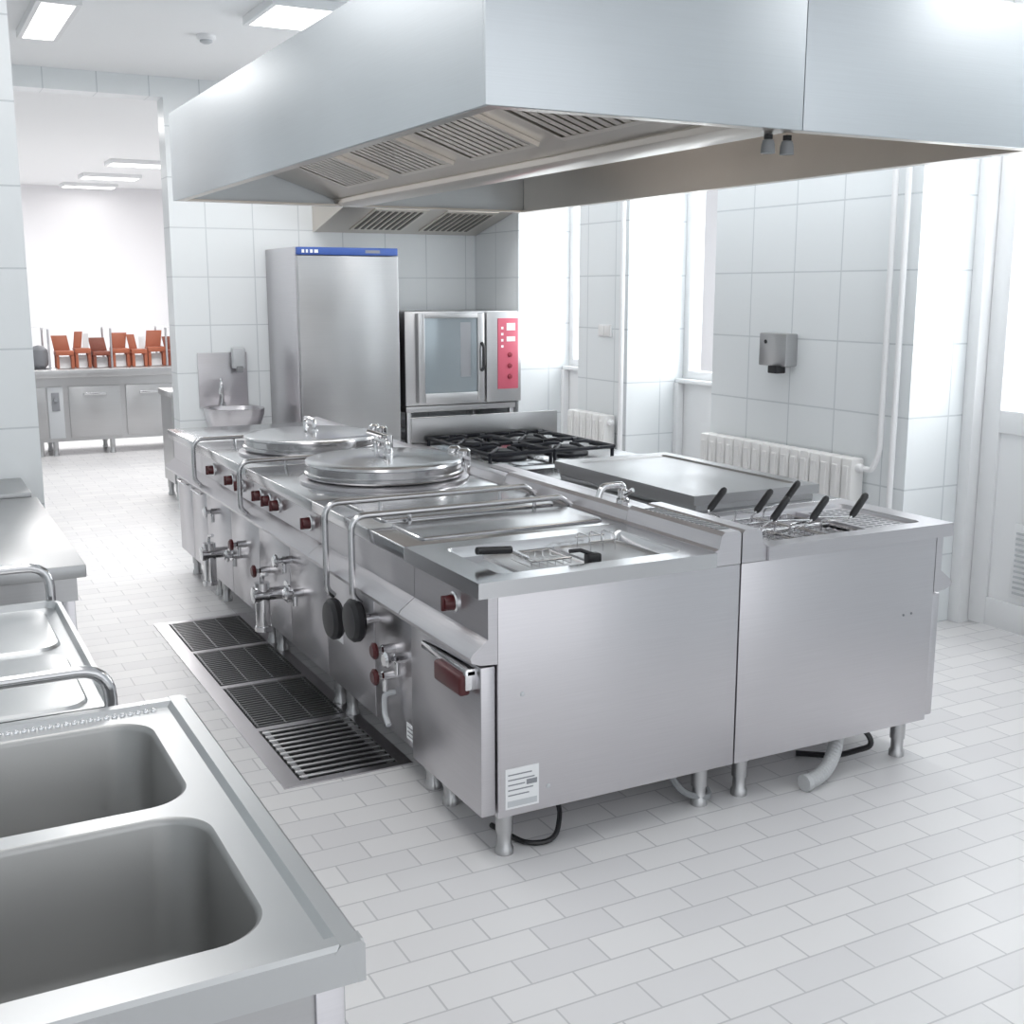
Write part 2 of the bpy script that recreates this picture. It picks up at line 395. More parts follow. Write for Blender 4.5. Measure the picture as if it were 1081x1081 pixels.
mb = MB(); mb.box(1.585, 1.705, 3.0495, 3.0515, 0.185, 0.32); mb.mi = 1
for k, w in enumerate((0.085, 0.095, 0.06, 0.09, 0.075)): mb.box(1.594, 1.594 + w, 3.0488, 3.0496, 0.297 - k * 0.017, 0.301 - k * 0.017)
mb.box(1.66, 1.698, 3.0488, 3.0496, 0.258, 0.275)
mb.mi = 2; mb.box(1.592, 1.698, 3.0488, 3.0496, 0.192, 0.212)
obj('rating_sticker', mb, ['paper', 'ink', 'lgrey'], tA)
for (x, z) in ((1.74, 0.235), (1.645, 0.56)):
    mb = MB(); mb.lathe((x, 3.0515, z), [(0.008, 0), (0.007, -0.004), (0.002, -0.005)], 10, 'y'); obj('bolt', mb, 'lgrey', tA)
mb = MB()
for k in range(16): mb.box(2.422, 2.474, 3.10 + k * 0.028, 3.113 + k * 0.028, 0.9995, 1.0022)
obj('vent_slots', mb, 'grey', tA)
mb = MB(); mb.tube(fil([(1.75, 3.45, 0.16), (1.88, 3.20, 0.10), (1.80, 3.10, 0.012), (1.70, 3.12, 0.012), (1.66, 3.3, 0.012)], 0.08), 0.009, 8)
obj('power_cable', mb, 'black', tA)
mb = MB(); mb.tube(fil([(2.30, 3.22, 0.16), (2.33, 3.14, 0.05), (2.44, 3.10, 0.02), (2.46, 3.2, 0.05), (2.44, 3.3, 0.16)], 0.05), 0.013, 8)
obj('flexible_pipe', mb, 'grey', tA)

tb = thing('fryer_basket', 'shallow wire basket with short black handle lying in the near left tray', 'basket', (1.86, 3.3, 0.906))
mb = MB()
mb.tube([(1.78, 3.24, 0.928), (1.93, 3.24, 0.928), (1.93, 3.38, 0.928), (1.78, 3.38, 0.928), (1.78, 3.24, 0.928)], 0.003, 6)
for k in range(6): mb.tube([(1.78 + k * 0.03, 3.24, 0.928), (1.78 + k * 0.03, 3.24, 0.909), (1.78 + k * 0.03, 3.38, 0.909), (1.78 + k * 0.03, 3.38, 0.928)], 0.0018, 5)
obj('wire_frame', mb, 'chrome', tb)
mb = MB(); mb.tube([(1.80, 3.30, 0.928), (1.73, 3.29, 0.965)], 0.006, 8); mb.mi = 1; mb.tube([(1.73, 3.29, 0.965), (1.60, 3.275, 0.978)], 0.013, 10)
obj('handle', mb, ['chrome', 'black'], tb)
tb = thing('wire_rack', 'small bent wire rack standing at the back of the near left tray', 'rack', (2.14, 3.40, 0.906))
mb = MB()
for k in range(3): mb.tube(fil([(2.08 + k * 0.05, 3.36, 0.906), (2.08 + k * 0.05, 3.36, 0.962), (2.08 + k * 0.05, 3.45, 0.962), (2.08 + k * 0.05, 3.45, 0.906)], 0.02), 0.0028, 6)
obj('wires', mb, 'chrome', tb)
for y in (3.36, 3.45):
    mb = MB(); mb.tube([(2.07, y, 0.942), (2.19, y, 0.942)], 0.003, 6); obj('crossbar', mb, 'chrome', tb)
mb = MB(); mb.box(1.955, 2.005, 3.165, 3.205, 0.906, 0.950, 0.008, 3); mb.tube([(1.98, 3.185, 0.945), (1.94, 3.2, 0.96), (1.90, 3.2, 0.96)], 0.007, 8)
obj('latch_block', mb, 'black', None, 'small black plastic block beside the basket in the near left tray', 'block')

# --- B : rectangular boiling pan with handwheels
tB, fx, bx = unit('bratt_pan', 'left island unit with two black handwheels and twin flat lids, second from near end', 3.62, 4.62, cat='pan', bg=0.99)
panel(tB, 4.06, 4.62)
d = panel(tB, 3.62, 4.06, 'door')
for (z) in (0.50, 0.40):
    small_valve(tB, 3.86, z, 'red')
small_valve(tB, 3.74, 0.50)
mb = MB(); mb.tube(fil([(1.545, 3.86, 0.33), (1.50, 3.86, 0.33), (1.50, 3.86, 0.25), (1.50, 3.82, 0.22)], 0.02), 0.011, 10); obj('drain_spout', mb, 'lgrey', tB)
for y, z in ((4.03, 0.575), (4.27, 0.52)):
    mb = MB(); mb.lathe((1.545, y, z), [(0.02, 0), (0.02, -0.09)], 14, 'x'); sh = obj('wheel_shaft', mb, 'chrome', tB)
    mb = MB(); mb.lathe((1.475, y, z), [(0.055, 0), (0.074, 0.0), (0.083, -0.012), (0.083, -0.032), (0.07, -0.046), (0.03, -0.05), (0.002, -0.05)], 28, 'x'); obj('handwheel', mb, 'black', sh)
rail(tB, 4.02, 0.64); rail(tB, 4.32, 0.60)
for (a, b) in ((3.68, 3.98), (4.05, 4.56)):
    mb = MB(); mb.loft([rr(1.58, 2.34, a, b, 0.03, 0.936), rr(1.58, 2.34, a, b, 0.03, 0.943), rr(1.584, 2.336, a + 0.004, b - 0.004, 0.028, 0.946), rr(1.61, 2.31, a + 0.03, b - 0.03, 0.02, 0.944)], True, True)
    obj('lid', mb, 'polish', tB)
mb = MB(); mb.box(1.5415, 1.5435, 4.42, 4.50, 0.36, 0.46); mb.mi = 1; mb.box(1.541, 1.5418, 4.43, 4.49, 0.42, 0.44); obj('sticker', mb, ['paper', 'ink'], tB)
mb = MB(); mb.box(1.5415, 1.5435, 3.66, 3.75, 0.19, 0.25); mb.mi = 1
for k in range(3): mb.box(1.541, 1.5418, 3.67, 3.74, 0.20 + k * 0.016, 0.205 + k * 0.016)
obj('sticker', mb, ['paper', 'ink'], tB)
def spine_tap(y, label, x=2.445, z=0.991):
    t = thing('faucet', label, 'tap', (x, y, z))
    mb = MB(); mb.lathe((x, y, z), [(0.026, 0), (0.026, 0.015), (0.02, 0.022), (0.02, 0.05), (0.012, 0.058)], 16); obj('base', mb, 'chrome', t)
    mb = MB(); mb.tube(fil([(x, y, z + 0.04), (x, y, z + 0.072), (x - 0.095, y, z + 0.072), (x - 0.11, y, z + 0.03)], 0.03), 0.013, 12); obj('spout', mb, 'chrome', t)
    mb = MB(); mb.tube([(x, y - 0.015, z + 0.035), (x + 0.01, y - 0.055, z + 0.058)], 0.009, 8); obj('lever', mb, 'chrome', t)
spine_tap(3.72, 'short chrome swivel tap on the island spine nearest the camera')

# --- C, D : round kettles
def kettle(y0, y1, yc, label, ks, valves, taps, raily, lever):
    t, fx, bx = unit('boiling_kettle', label, y0, y1, cat='kettle', bg=0.965)
    panel(t, y0, (y0 + y1) / 2); panel(t, (y0 + y1) / 2, y1)
    xc = 1.975
    mb = MB(); mb.lathe((xc, yc, 0.936), [(0.392, 0), (0.392, 0.014), (0.362, 0.020), (0.355, 0.021)], 56); obj('rim_ring', mb, 'steel', t)
    mb = MB(); mb.lathe((xc, yc, 0.957), [(0.345, 0), (0.362, 0.004), (0.368, 0.012), (0.368, 0.024), (0.360, 0.030), (0.360, 0.058), (0.366, 0.064), (0.362, 0.074), (0.345, 0.080), (0.30, 0.083), (0.2, 0.096), (0.1, 0.103), (0.002, 0.105)], 64)
    lid = obj('lid', mb, 'polish', t)
    zt = 1.055
    mb = MB(); mb.tube(fil([(xc - 0.01, yc - 0.08, zt), (xc - 0.01, yc - 0.08, zt + 0.06), (xc - 0.01, yc + 0.08, zt + 0.06), (xc - 0.01, yc + 0.08, zt)], 0.03), 0.011, 10)
    mb.cyl((xc - 0.01, yc - 0.08, zt - 0.005), (xc - 0.01, yc - 0.08, zt + 0.009), 0.02); mb.cyl((xc - 0.01, yc + 0.08, zt - 0.005), (xc - 0.01, yc + 0.08, zt + 0.009), 0.02)
    if lever:
        mb.cyl((xc + 0.03, yc + 0.02, zt + 0.003), (xc + 0.03, yc + 0.02, zt + 0.08), 0.022); mb.tube([(xc + 0.03, yc + 0.02, zt + 0.07), (xc - 0.06, yc + 0.06, zt + 0.10)], 0.010, 8)
    obj('lid_handle', mb, 'chrome', lid)
    mb = MB()
    for dy in (-0.055, 0.055): mb.lathe((2.36, yc + dy, 0.935), [(0.028, 0), (0.028, 0.08), (0.032, 0.082), (0.032, 0.115), (0.02, 0.125)], 18)
    mb.cyl((2.36, yc - 0.09, 1.01), (2.36, yc + 0.09, 1.01), 0.018); mb.obox((2.27, yc - 0.03, 1.005), (0.09, 0, 0), (0, 0.06, 0), (0, 0, 0.022), 0.004)
    obj('hinge', mb, 'chrome', t)
    for y in ks: knob(t, 1.527, y, 0.815)
    for y, z, m in valves: small_valve(t, y, z, m)
    for y, z in taps: drain_tap(t, y, z, 1.15)
    rail(t, raily, 0.715)
    mb = MB(); mb.tube([(2.10, yc + 0.425, 0.934), (2.10, yc + 0.425, 1.0)], 0.02, 12); mb.cyl((2.10, yc + 0.425, 1.0), (2.10, yc + 0.425, 1.02), 0.028); obj('filler_cap', mb, 'chrome', t)
    return t
kettle(4.62, 5.65, 5.02, 'round lidded boiling kettle unit nearer the camera on the left island row', (4.75, 5.22, 5.36, 5.52), ((4.95, 0.46, 'chrome'), (5.1, 0.58, 'chrome'), (5.48, 0.45, 'red')), ((5.18, 0.41),), 5.60, True)
kettle(5.65, 6.75, 6.08, 'round lidded boiling kettle unit farther from the camera, before the end cabinet', (5.85, 6.05, 6.45), ((5.9, 0.50, 'red'), (6.0, 0.42, 'chrome'), (6.45, 0.58, 'chrome')), ((6.2, 0.40),), 6.58, False)

# --- E : far cabinet
tE, fx, bx = unit('base_cabinet', 'plain steel cabinet closing the far end of the left island row', 6.75, 7.5, cat='cabinet', bg=0.965)
for a, b in ((6.75, 7.12), (7.12, 7.5)):
    d = panel(tE, a, b, 'door'); mb = MB(); mb.tube(fil([(1.545, a + 0.07, 0.62), (1.52, a + 0.07, 0.62), (1.52, b - 0.08, 0.62), (1.545, b - 0.08, 0.62)], 0.01), 0.006, 8); obj('handle', mb, 'chrome', d)

# --- right row
tP, fx, bx = unit('pasta_cooker', 'nearest right island unit with a sunken well holding black-handled baskets', 3.05, 3.63, True, False, 'pasta cooker')
hole = rr(2.66, 3.40, 3.11, 3.55, 0.03, WT)
mb = MB(); mb.plate_hole(2.601, 3.49, 3.0405, 3.6285, hole, WT)
o4 = [(2.601, 3.0405), (3.49, 3.0405), (3.49, 3.6285), (2.601, 3.6285)]
mb.loft([[(x, y, WT) for x, y in o4], [(x, y, 0.885) for x, y in o4]])
mb.poly([(x, y, 0.885) for x, y in o4])
mb.loft([hole, rr(2.664, 3.396, 3.114, 3.546, 0.03, 0.927), rr(2.67, 3.39, 3.12, 3.54, 0.028, 0.887)], False, True)
obj('worktop', mb, 'steel', tP)
mb = MB(); mb.box(3.16, 3.39, 3.12, 3.54, 0.905, 0.922); mb.mi = 1
for k in range(12):
    for j in range(4): mb.box(3.185 + j * 0.046, 3.215 + j * 0.046, 3.145 + k * 0.031, 3.156 + k * 0.031, 0.9215, 0.9232)
obj('drain_tray', mb, ['steel', 'grey'], tP)
mb = MB(); mb.box(3.424, 3.47, 3.065, 3.62, 0.17, 0.66, 0.005); d = obj('door', mb, 'steel', tP)
mb = MB(); mb.box(3.468, 3.50, 3.12, 3.4, 0.60, 0.64, 0.006); obj('handle', mb, 'red', d)
for (x, z) in ((3.27, 0.60), (3.31, 0.602)):
    mb = MB(); mb.lathe((x, 3.0515, z), [(0.005, 0), (0.004, -0.003), (0.001, -0.003)], 10, 'y'); obj('bolt', mb, 'ink', tP)
hp = bez((2.80, 3.03, 0.033), (2.92, 3.04, 0.034), (2.98, 3.06, 0.07), (3.14, 3.22, 0.165), 48)
mb = MB(); mb.tube(hp, [0.032 if k < 4 else (0.029 if k % 2 else 0.0245) for k in range(49)], 12)
obj('drain_hose', mb, 'hose', tP)
mb = MB(); mb.tube(fil([(3.09, 3.26, 0.165), (3.20, 3.14, 0.13), (3.22, 3.11, 0.07), (3.12, 3.20, 0.014), (3.0, 3.3, 0.012)], 0.04), 0.011, 8)
obj('gas_hose', mb, 'black', tP)
gl = ['leftmost pasta basket black handle, nearest the spine at the back', 'second pasta basket from the spine, back row, tilted black handle', 'black-handled pasta basket at the middle of the back row',
      'black-handled pasta basket in the front row closest to the spine', 'middle black-handled pasta basket in the front row', 'rightmost black-handled pasta basket beside the slotted tray']
gp = [(2.64, 3.43), (2.77, 3.32), (2.99, 3.42), (2.72, 3.17), (2.85, 3.11), (3.02, 3.09)]
bp_ = [(2.68, 2.80, 3.38, 3.53), (2.81, 2.93, 3.33, 3.53), (2.95, 3.10, 3.33, 3.53), (2.68, 2.80, 3.14, 3.31), (2.82, 2.95, 3.14, 3.31), (2.97, 3.12, 3.14, 3.31)]
for (gx, gy), (xa, xb, ya, yb), lb in zip(gp, bp_, gl):
    t = thing('pasta_basket', lb, 'basket', ((xa + xb) / 2, (ya + yb) / 2, 0.888), 'pasta baskets in the right front well')
    mb = MB()
    for z in (0.900, 0.918): mb.tube([(xa, ya, z), (xb, ya, z), (xb, yb, z), (xa, yb, z), (xa, ya, z)], 0.0035, 6)
    nx = 6
    for k in range(nx):
        x = xa + (xb - xa) * k / (nx - 1); mb.tube([(x, ya, 0.918), (x, ya, 0.891), (x, yb, 0.891), (x, yb, 0.918)], 0.002, 5)
    for k in range(nx):
        y = ya + (yb - ya) * k / (nx - 1); mb.tube([(xa, y, 0.918), (xa, y, 0.893), (xb, y, 0.893), (xb, y, 0.918)], 0.002, 5)
    obj('wire_body', mb, 'chrome', t)
    mb = MB(); g0 = Vector((gx, gy, 0.995)); dv = Vector((0.082, 0.02, 0.066))
    mb.tube(fil([(xa + 0.03, (ya + yb) / 2, 0.918), (xa + 0.03, (ya + yb) / 2, 0.955), g0 - dv * 0.1, g0 + dv * 0.1], 0.02), 0.0045, 8)
    mb.tube(fil([(xa + 0.03, yb, 0.918), (xa + 0.03, yb - 0.01, 0.955), g0 - dv * 0.05, g0 + dv * 0.1], 0.02), 0.0035, 8)
    hd = obj('handle', mb, 'chrome', t)
    mb = MB(); mb.tube([g0, g0 + dv * 0.1, g0 + dv * 0.95, g0 + dv * 1.05], [0.010, 0.0135, 0.0135, 0.009], 12); obj('grip', mb, 'black', hd)

tG, fx, bx = unit('griddle', 'right island unit topped by one broad low grey steel pan', 3.63, 4.95, True, True, 'griddle', bg=0.975)
mb = MB()
q = lambda x0, x1, y0, y1, z: [(x0, y0, z), (x1, y0, z), (x1, y1, z), (x0, y1, z)]
h1 = rr(2.83, 3.33, 3.74, 4.70, 0.02, 1.0)
mb.plate_hole(2.745, 3.39, 3.665, 4.77, h1, 1.0)
mb.loft([h1, rr(2.836, 3.324, 3.746, 4.694, 0.02, 0.992)], False, True)
mb.loft([q(2.745, 3.39, 3.665, 4.77, 1.0), q(2.745, 3.39, 3.665, 4.77, 0.962), q(2.765, 3.37, 3.68, 4.755, 0.957), q(2.765, 3.37, 3.68, 4.755, 0.936)], False, True)
obj('pan', mb, 'steeld', tG)
mb = MB(); mb.tube(fil([(3.385, 4.05, 0.98), (3.43, 4.05, 0.98), (3.43, 4.40, 0.98), (3.385, 4.40, 0.98)], 0.02), 0.009, 10); obj('pan_handle', mb, 'chrome', tG)
mb = MB(); mb.box(3.424, 3.44, 3.65, 4.93, 0.17, 0.66, 0.004); obj('door', mb, 'steel', tG)

tR, fx, bx = unit('gas_range', 'gas stove with black cast grates at the far end of the right island row', 4.95, 6.0, True, True, 'stove', bg=0.955)
mb = MB(); mb.box(2.515, 3.45, 5.965, 5.99, 0.956, 1.10, 0.006); obj('splashback', mb, 'steeld', tR)
mb = MB(); mb.box(3.424, 3.44, 4.97, 5.98, 0.17, 0.66, 0.004); obj('door', mb, 'steel', tR)
for i in range(2):
    ya = 5.17 + i * 0.395; yb = ya + 0.38
    for j in range(2):
        xa = 2.60 + j * 0.375; xb = xa + 0.36; cx, cy = (xa + xb) / 2, (ya + yb) / 2
        mb = MB(); mb.lathe((cx, cy, 0.936), [(0.12, 0), (0.12, 0.010), (0.075, 0.02), (0.07, 0.036), (0.06, 0.044), (0.002, 0.046)], 24); obj('burner', mb, 'iron', tR)
        mb = MB(); z = 0.985
        for p, q_ in (((xa, ya), (xb, ya)), ((xb, ya), (xb, yb)), ((xb, yb), (xa, yb)), ((xa, yb), (xa, ya))): mb.tube([(p[0], p[1], z), (q_[0], q_[1], z)], 0.011, 6)
        for sx, sy in ((1, 0), (-1, 0), (0, 1), (0, -1)): mb.tube([(cx + sx * 0.18, cy + sy * 0.187, z), (cx + sx * 0.11, cy + sy * 0.11, z + 0.014), (cx + sx * 0.045, cy + sy * 0.045, z + 0.012)], [0.011, 0.011, 0.009], 6)
        for sx in (-1, 1):
            for sy in (-1, 1):
                mb.tube([(cx + sx * 0.175, cy + sy * 0.183, z), (cx + sx * 0.09, cy + sy * 0.09, z + 0.013)], 0.010, 6)
                mb.cyl((cx + sx * 0.175, cy + sy * 0.183, 0.936), (cx + sx * 0.175, cy + sy * 0.183, z), 0.010, None, 8)
        obj('grate', mb, 'iron', tR)

# ------------------------------------------------------------------ floor drain
t = thing('floor_drain', 'long steel floor drain with four grates beside the island', 'drain', (1.39, 5.13, 0))
X0, X1, Y0, Y1 = 1.13, 1.64, 3.93, 6.34
mb = MB(); mb.box(X0, X0 + 0.07, Y0, Y1, 0, 0.006); mb.box(X1 - 0.05, X1, Y0, Y1, 0, 0.006)
L = (Y1 - Y0 - 0.04) / 4
for k in range(5): mb.box(X0 + 0.07, X1 - 0.05, Y0 + k * L, Y0 + k * L + 0.04, 0, 0.006)
obj('frame', mb, 'steel', t)
mb = MB(); mb.box(X0 + 0.07, X1 - 0.05, Y0 + 0.04, Y1 - 0.04, 0, 0.0015); obj('pit_shade', mb, 'pit_shade', t)  # flat black sheet under the grates, its colour stands in for the pit's shade
for k in range(4):
    a, b = Y0 + k * L + 0.045, Y0 + (k + 1) * L - 0.005
    mb = MB()
    if k == 0:
        n = 11
        for i in range(n): mb.box(X0 + 0.075, X1 - 0.055, a + (b - a) * i / n + 0.010, a + (b - a) * i / n + 0.022, 0.002, 0.014, 0.003)
        for x in (X0 + 0.08, X1 - 0.09): mb.box(x, x + 0.025, a, b, 0.002, 0.010)
        obj('grate', mb, 'steeld', t, 'bright bar grate')
    else:
        n = 19
        for i in range(n): mb.box(X0 + 0.075, X1 - 0.055, a + (b - a) * i / n + 0.004, a + (b - a) * i / n + 0.014, 0.002, 0.009)
        for i in range(4): x = X0 + 0.08 + i * 0.118; mb.box(x, x + 0.008, a, b, 0.002, 0.008)
        obj('grate', mb, 'grate', t)

# ------------------------------------------------------------------ island hood
HX0, HX1, HY0, HY1, HZ0, HZ1 = 1.5, 3.80, 3.0, 7.02, 2.3, 2.78
t = thing('extractor_hood', 'large stainless steel island extractor hood hanging over the cooking block', 'extractor hood', ((HX0 + HX1) / 2, (HY0 + HY1) / 2, HZ0))
mb = MB(); mb.box(HX0, 2.629, HY0, HY0 + 0.015, HZ0, HZ1, 0.002); obj('front_panel', mb, 'hood', t)
mb = MB(); mb.box(2.632, HX1, HY0, HY0 + 0.015, HZ0, HZ1, 0.002); obj('front_panel', mb, 'hood', t)
for xa in (HX0, HX1 - 0.015):
    mb = MB(); mb.box(xa, xa + 0.015, HY0 + 0.016, HY1, HZ0, HZ1, 0.002); obj('side_panel', mb, 'hood', t)
mb = MB(); mb.box(HX0 + 0.016, HX1 - 0.016, HY1 - 0.015, HY1, HZ0, HZ1); obj('end_panel', mb, 'hood', t)
mb = MB()
mb.box(HX0 + 0.016, HX0 + 0.06, HY0 + 0.016, HY1 - 0.016, HZ0, HZ0 + 0.012); mb.box(HX1 - 0.06, HX1 - 0.016, HY0 + 0.016, HY1 - 0.016, HZ0, HZ0 + 0.012)
mb.box(HX0 + 0.06, HX1 - 0.06, HY0 + 0.016, HY0 + 0.06, HZ0, HZ0 + 0.012); mb.box(HX0 + 0.06, HX1 - 0.06, HY1 - 0.06, HY1 - 0.016, HZ0, HZ0 + 0.012)
obj('grease_gutter', mb, 'hoodin', t)
mb = MB(); mb.box(HX0 + 0.016, HX1 - 0.016, HY0 + 0.016, HY1 - 0.016, HZ1 - 0.02, HZ1 - 0.005); obj('top_plate', mb, 'hood', t)
mb = MB(); mb.prism([(2.46, 2.335), (2.47, 2.315), (2.50, 2.302), (2.63, 2.302), (2.66, 2.315), (2.67, 2.335), (2.66, 2.36), (2.47, 2.36)], 'y', HY0 + 0.02, HY1 - 0.02); obj('central_channel', mb, 'hoodin', t)
mb = MB(); mb.box(HX1 - 0.022, HX1 - 0.0155, HY0 + 0.02, HY1 - 0.02, HZ0 + 0.013, HZ1 - 0.021); obj('inner_lining', mb, 'hoodin', t)
LX, LZ = 2.465, 2.34
dx, dz = -0.9476, 0.3196
nx_, nz_ = -0.3196, -0.9476
for sgn in (1, -1):
    def Pm(a, y, h, sgn=sgn):
        x = LX + dx * a + nx_ * h; z = LZ + dz * a + nz_ * h
        if sgn < 0: x = 5.13 - x
        return Vector((x, y, z))
    mb = MB(); o = Pm(0, HY0 + 0.02, 0); mb.obox(o, Pm(0.93, HY0 + 0.02, 0) - o, (0, HY1 - HY0 - 0.04, 0), Pm(0, HY0 + 0.02, -0.01) - o); obj('filter_shelf', mb, 'hoodin', t)
    for k in range(4):
        a0, a1 = 0.12, 0.66; ya = 3.42 + k * 0.80; yb = ya + 0.60
        mb = MB()
        def ob(aa, ab, y0_, y1_, h0, h1):
            o = Pm(aa, y0_, h0); mb.obox(o, Pm(ab, y0_, h0) - o, (0, y1_ - y0_, 0), Pm(aa, y0_, h1) - o)
        ob(a0, a1, ya, ya + 0.025, 0.001, 0.02); ob(a0, a1, yb - 0.025, yb, 0.001, 0.02)
        ob(a0, a0 + 0.025, ya + 0.025, yb - 0.025, 0.001, 0.02); ob(a1 - 0.025, a1, ya + 0.025, yb - 0.025, 0.001, 0.02)
        for i in range(9): y = ya + 0.038 + i * 0.0588; ob(a0 + 0.025, a1 - 0.025, y, y + 0.042, 0.006, 0.018)
        mb.mi = 1; ob(a0 + 0.025, a1 - 0.025, ya + 0.025, yb - 0.025, 0.001, 0.003)
        obj('baffle_filter', mb, ['filt', 'filtd'], t)
for x in (2.60, 2.68):
    t2 = thing('spotlight', 'left one of two small steel spotlights under the front of the hood' if x < 2.65 else 'right one of two small steel spotlights under the front of the hood', 'spotlight', (x, 3.13, 2.245))
    mb = MB(); mb.box(x - 0.01, x + 0.01, 3.12, 3.14, 2.285, 2.3015); mb.cyl((x, 3.13, 2.30), (x, 3.13, 2.27), 0.007, None, 8); obj('bracket', mb, 'black', t2)
    mb = MB(); mb.lathe((x, 3.13, 2.240), [(0.018, 0.002), (0.024, 0), (0.022, 0.026), (0.018, 0.042), (0.006, 0.047)], 16); obj('housing', mb, 'grey', t2)

# ------------------------------------------------------------------ wall hood at the back
t = thing('wall_hood', 'small wall extractor hood above the combi oven by the back wall', 'extractor hood', (3.9, 9.1, 2.27))
mb = MB()
A = [(8.62, 2.46), (8.60, 2.9), (9.525, 2.9), (9.525, 2.27), (9.48, 2.27)]
mb.prism(A, 'x', 3.16, 4.64); obj('shell', mb, 'hoodin', t)
mb = MB(); mb.box(3.15, 4.645, 8.58, 8.598, 2.44, 2.9); obj('front_panel', mb, 'hood', t)
d1 = Vector((0, 8.66 - 9.46, 2.452 - 2.274)); nn = Vector((0, -0.217, -0.976))
for k in range(2):
    xa = 3.42 + k * 0.62; mb = MB(); oo = Vector((xa, 9.46, 2.274)) + d1 * 0.12
    mb.obox(oo, (0.46, 0, 0), d1 * 0.75, nn * 0.012); mb.mi = 1
    for i in range(8): mb.obox(oo + d1 * 0.06 + Vector((0.025 + i * 0.054, 0, 0)) + nn * 0.011, (0.026, 0, 0), d1 * 0.62, nn * 0.006)
    obj('baffle_filter', mb, ['filt', 'filtd'], t)

# ------------------------------------------------------------------ fridge
t = thing('refrigerator', 'tall stainless steel upright refrigerator with blue top strip', 'refrigerator', (3.16, 9.1, 0))
mb = MB(); mb.box(2.75, 3.575, 8.74, 9.52, 0.12, 2.12, 0.006); obj('body', mb, 'steel', t)
mb = MB(); mb.box(2.755, 3.57, 8.685, 8.737, 0.16, 2.055, 0.008); d = obj('door', mb, 'steeld', t)
mb = MB(); mb.box(2.755, 3.57, 8.69, 8.739, 2.06, 2.118, 0.006); mb.mi = 1
for k, w in enumerate((0.02, 0.016, 0.02, 0.03)): mb.box(2.79 + k * 0.033, 2.79 + k * 0.033 + w, 8.688, 8.6905, 2.075, 2.10)
mb.mi = 2; mb.box(3.30, 3.42, 8.688, 8.6905, 2.078, 2.10)
obj('control_strip', mb, ['blue', 'paper', 'ink'], t)
for x in (2.82, 3.5):
    for y in (8.82, 9.44): mb = MB(); foot(mb, x, y, 0.12); obj('foot', mb, 'steeld', t)

# ------------------------------------------------------------------ combi oven on stand
t = thing('oven_stand', 'low steel stand carrying the combi oven', 'stand', (4.12, 9.1, 0))
mb = MB(); mb.box(3.63, 4.63, 8.72, 9.5, 0.82, 0.868, 0.004); obj('stand_top', mb, 'steeld', t)
mb = MB(); mb.box(3.66, 4.60, 8.75, 9.47, 0.25, 0.28, 0.004); obj('shelf', mb, 'steeld', t)
for x in (3.64, 4.58):
    for y in (8.73, 9.44): mb = MB(); mb.box(x, x + 0.04, y, y + 0.04, 0, 0.82, 0.004); obj('leg', mb, 'steeld', t)
for k in range(4):
    mb = MB(); mb.box(3.68, 4.58, 8.77, 9.4, 0.38 + k * 0.1, 0.386 + k * 0.1); obj('runner', mb, 'steel', t)
t = thing('combi_oven', 'stainless combi steam oven with glass door and crimson control panel', 'oven', (4.12, 9.1, 0.868))
mb = MB(); mb.box(3.62, 4.64, 8.70, 9.48, 0.875, 1.63, 0.008); obj('body', mb, 'steeld', t)
for x in (3.70, 4.55):
    for y in (8.8, 9.4): mb = MB(); mb.cyl((x, y, 0.868), (x, y, 0.876), 0.025); obj('foot', mb, 'black', t)
mb = MB()
mb.box(3.71, 3.77, 8.64, 8.698, 0.90, 1.615, 0.006); mb.box(4.24, 4.30, 8.64, 8.698, 0.90, 1.615, 0.006); mb.box(3.77, 4.24, 8.64, 8.698, 0.90, 0.975, 0.004); mb.box(3.77, 4.24, 8.64, 8.698, 1.575, 1.615, 0.004)
d = obj('door', mb, 'steeld', t)
mb = MB(); mb.box(3.77, 4.24, 8.655, 8.68, 0.975, 1.575); mb.mi = 1; mb.box(4.09, 4.18, 8.6535, 8.656, 1.10, 1.54); obj('glass', mb, ['glass', 'ink'], d)
mb = MB(); mb.tube(fil([(4.275, 8.64, 1.37), (4.275, 8.60, 1.35), (4.275, 8.60, 1.17), (4.275, 8.64, 1.15)], 0.02), 0.014, 10); obj('handle', mb, 'black', d)
mb = MB(); mb.box(4.32, 4.64, 8.64, 8.698, 0.885, 1.62, 0.005); cp = obj('control_column', mb, 'steeld', t)
mb = MB(); mb.box(4.42, 4.61, 8.632, 8.6395, 0.99, 1.57, 0.003); mb.mi = 1
for k in range(4): mb.box(4.45, 4.47, 8.629, 8.633, 1.33 + k * 0.05, 1.35 + k * 0.05)
mb.box(4.50, 4.58, 8.629, 8.633, 1.47, 1.53); mb.box(4.50, 4.58, 8.629, 8.633, 1.38, 1.42)
mb.mi = 2
for k in range(3): mb.lathe((4.53, 8.632, 1.27 - k * 0.09), [(0.022, 0), (0.018, -0.012), (0.002, -0.014)], 14, 'y')
obj('control_face', mb, ['pink', 'paper', 'pinkd'], cp)

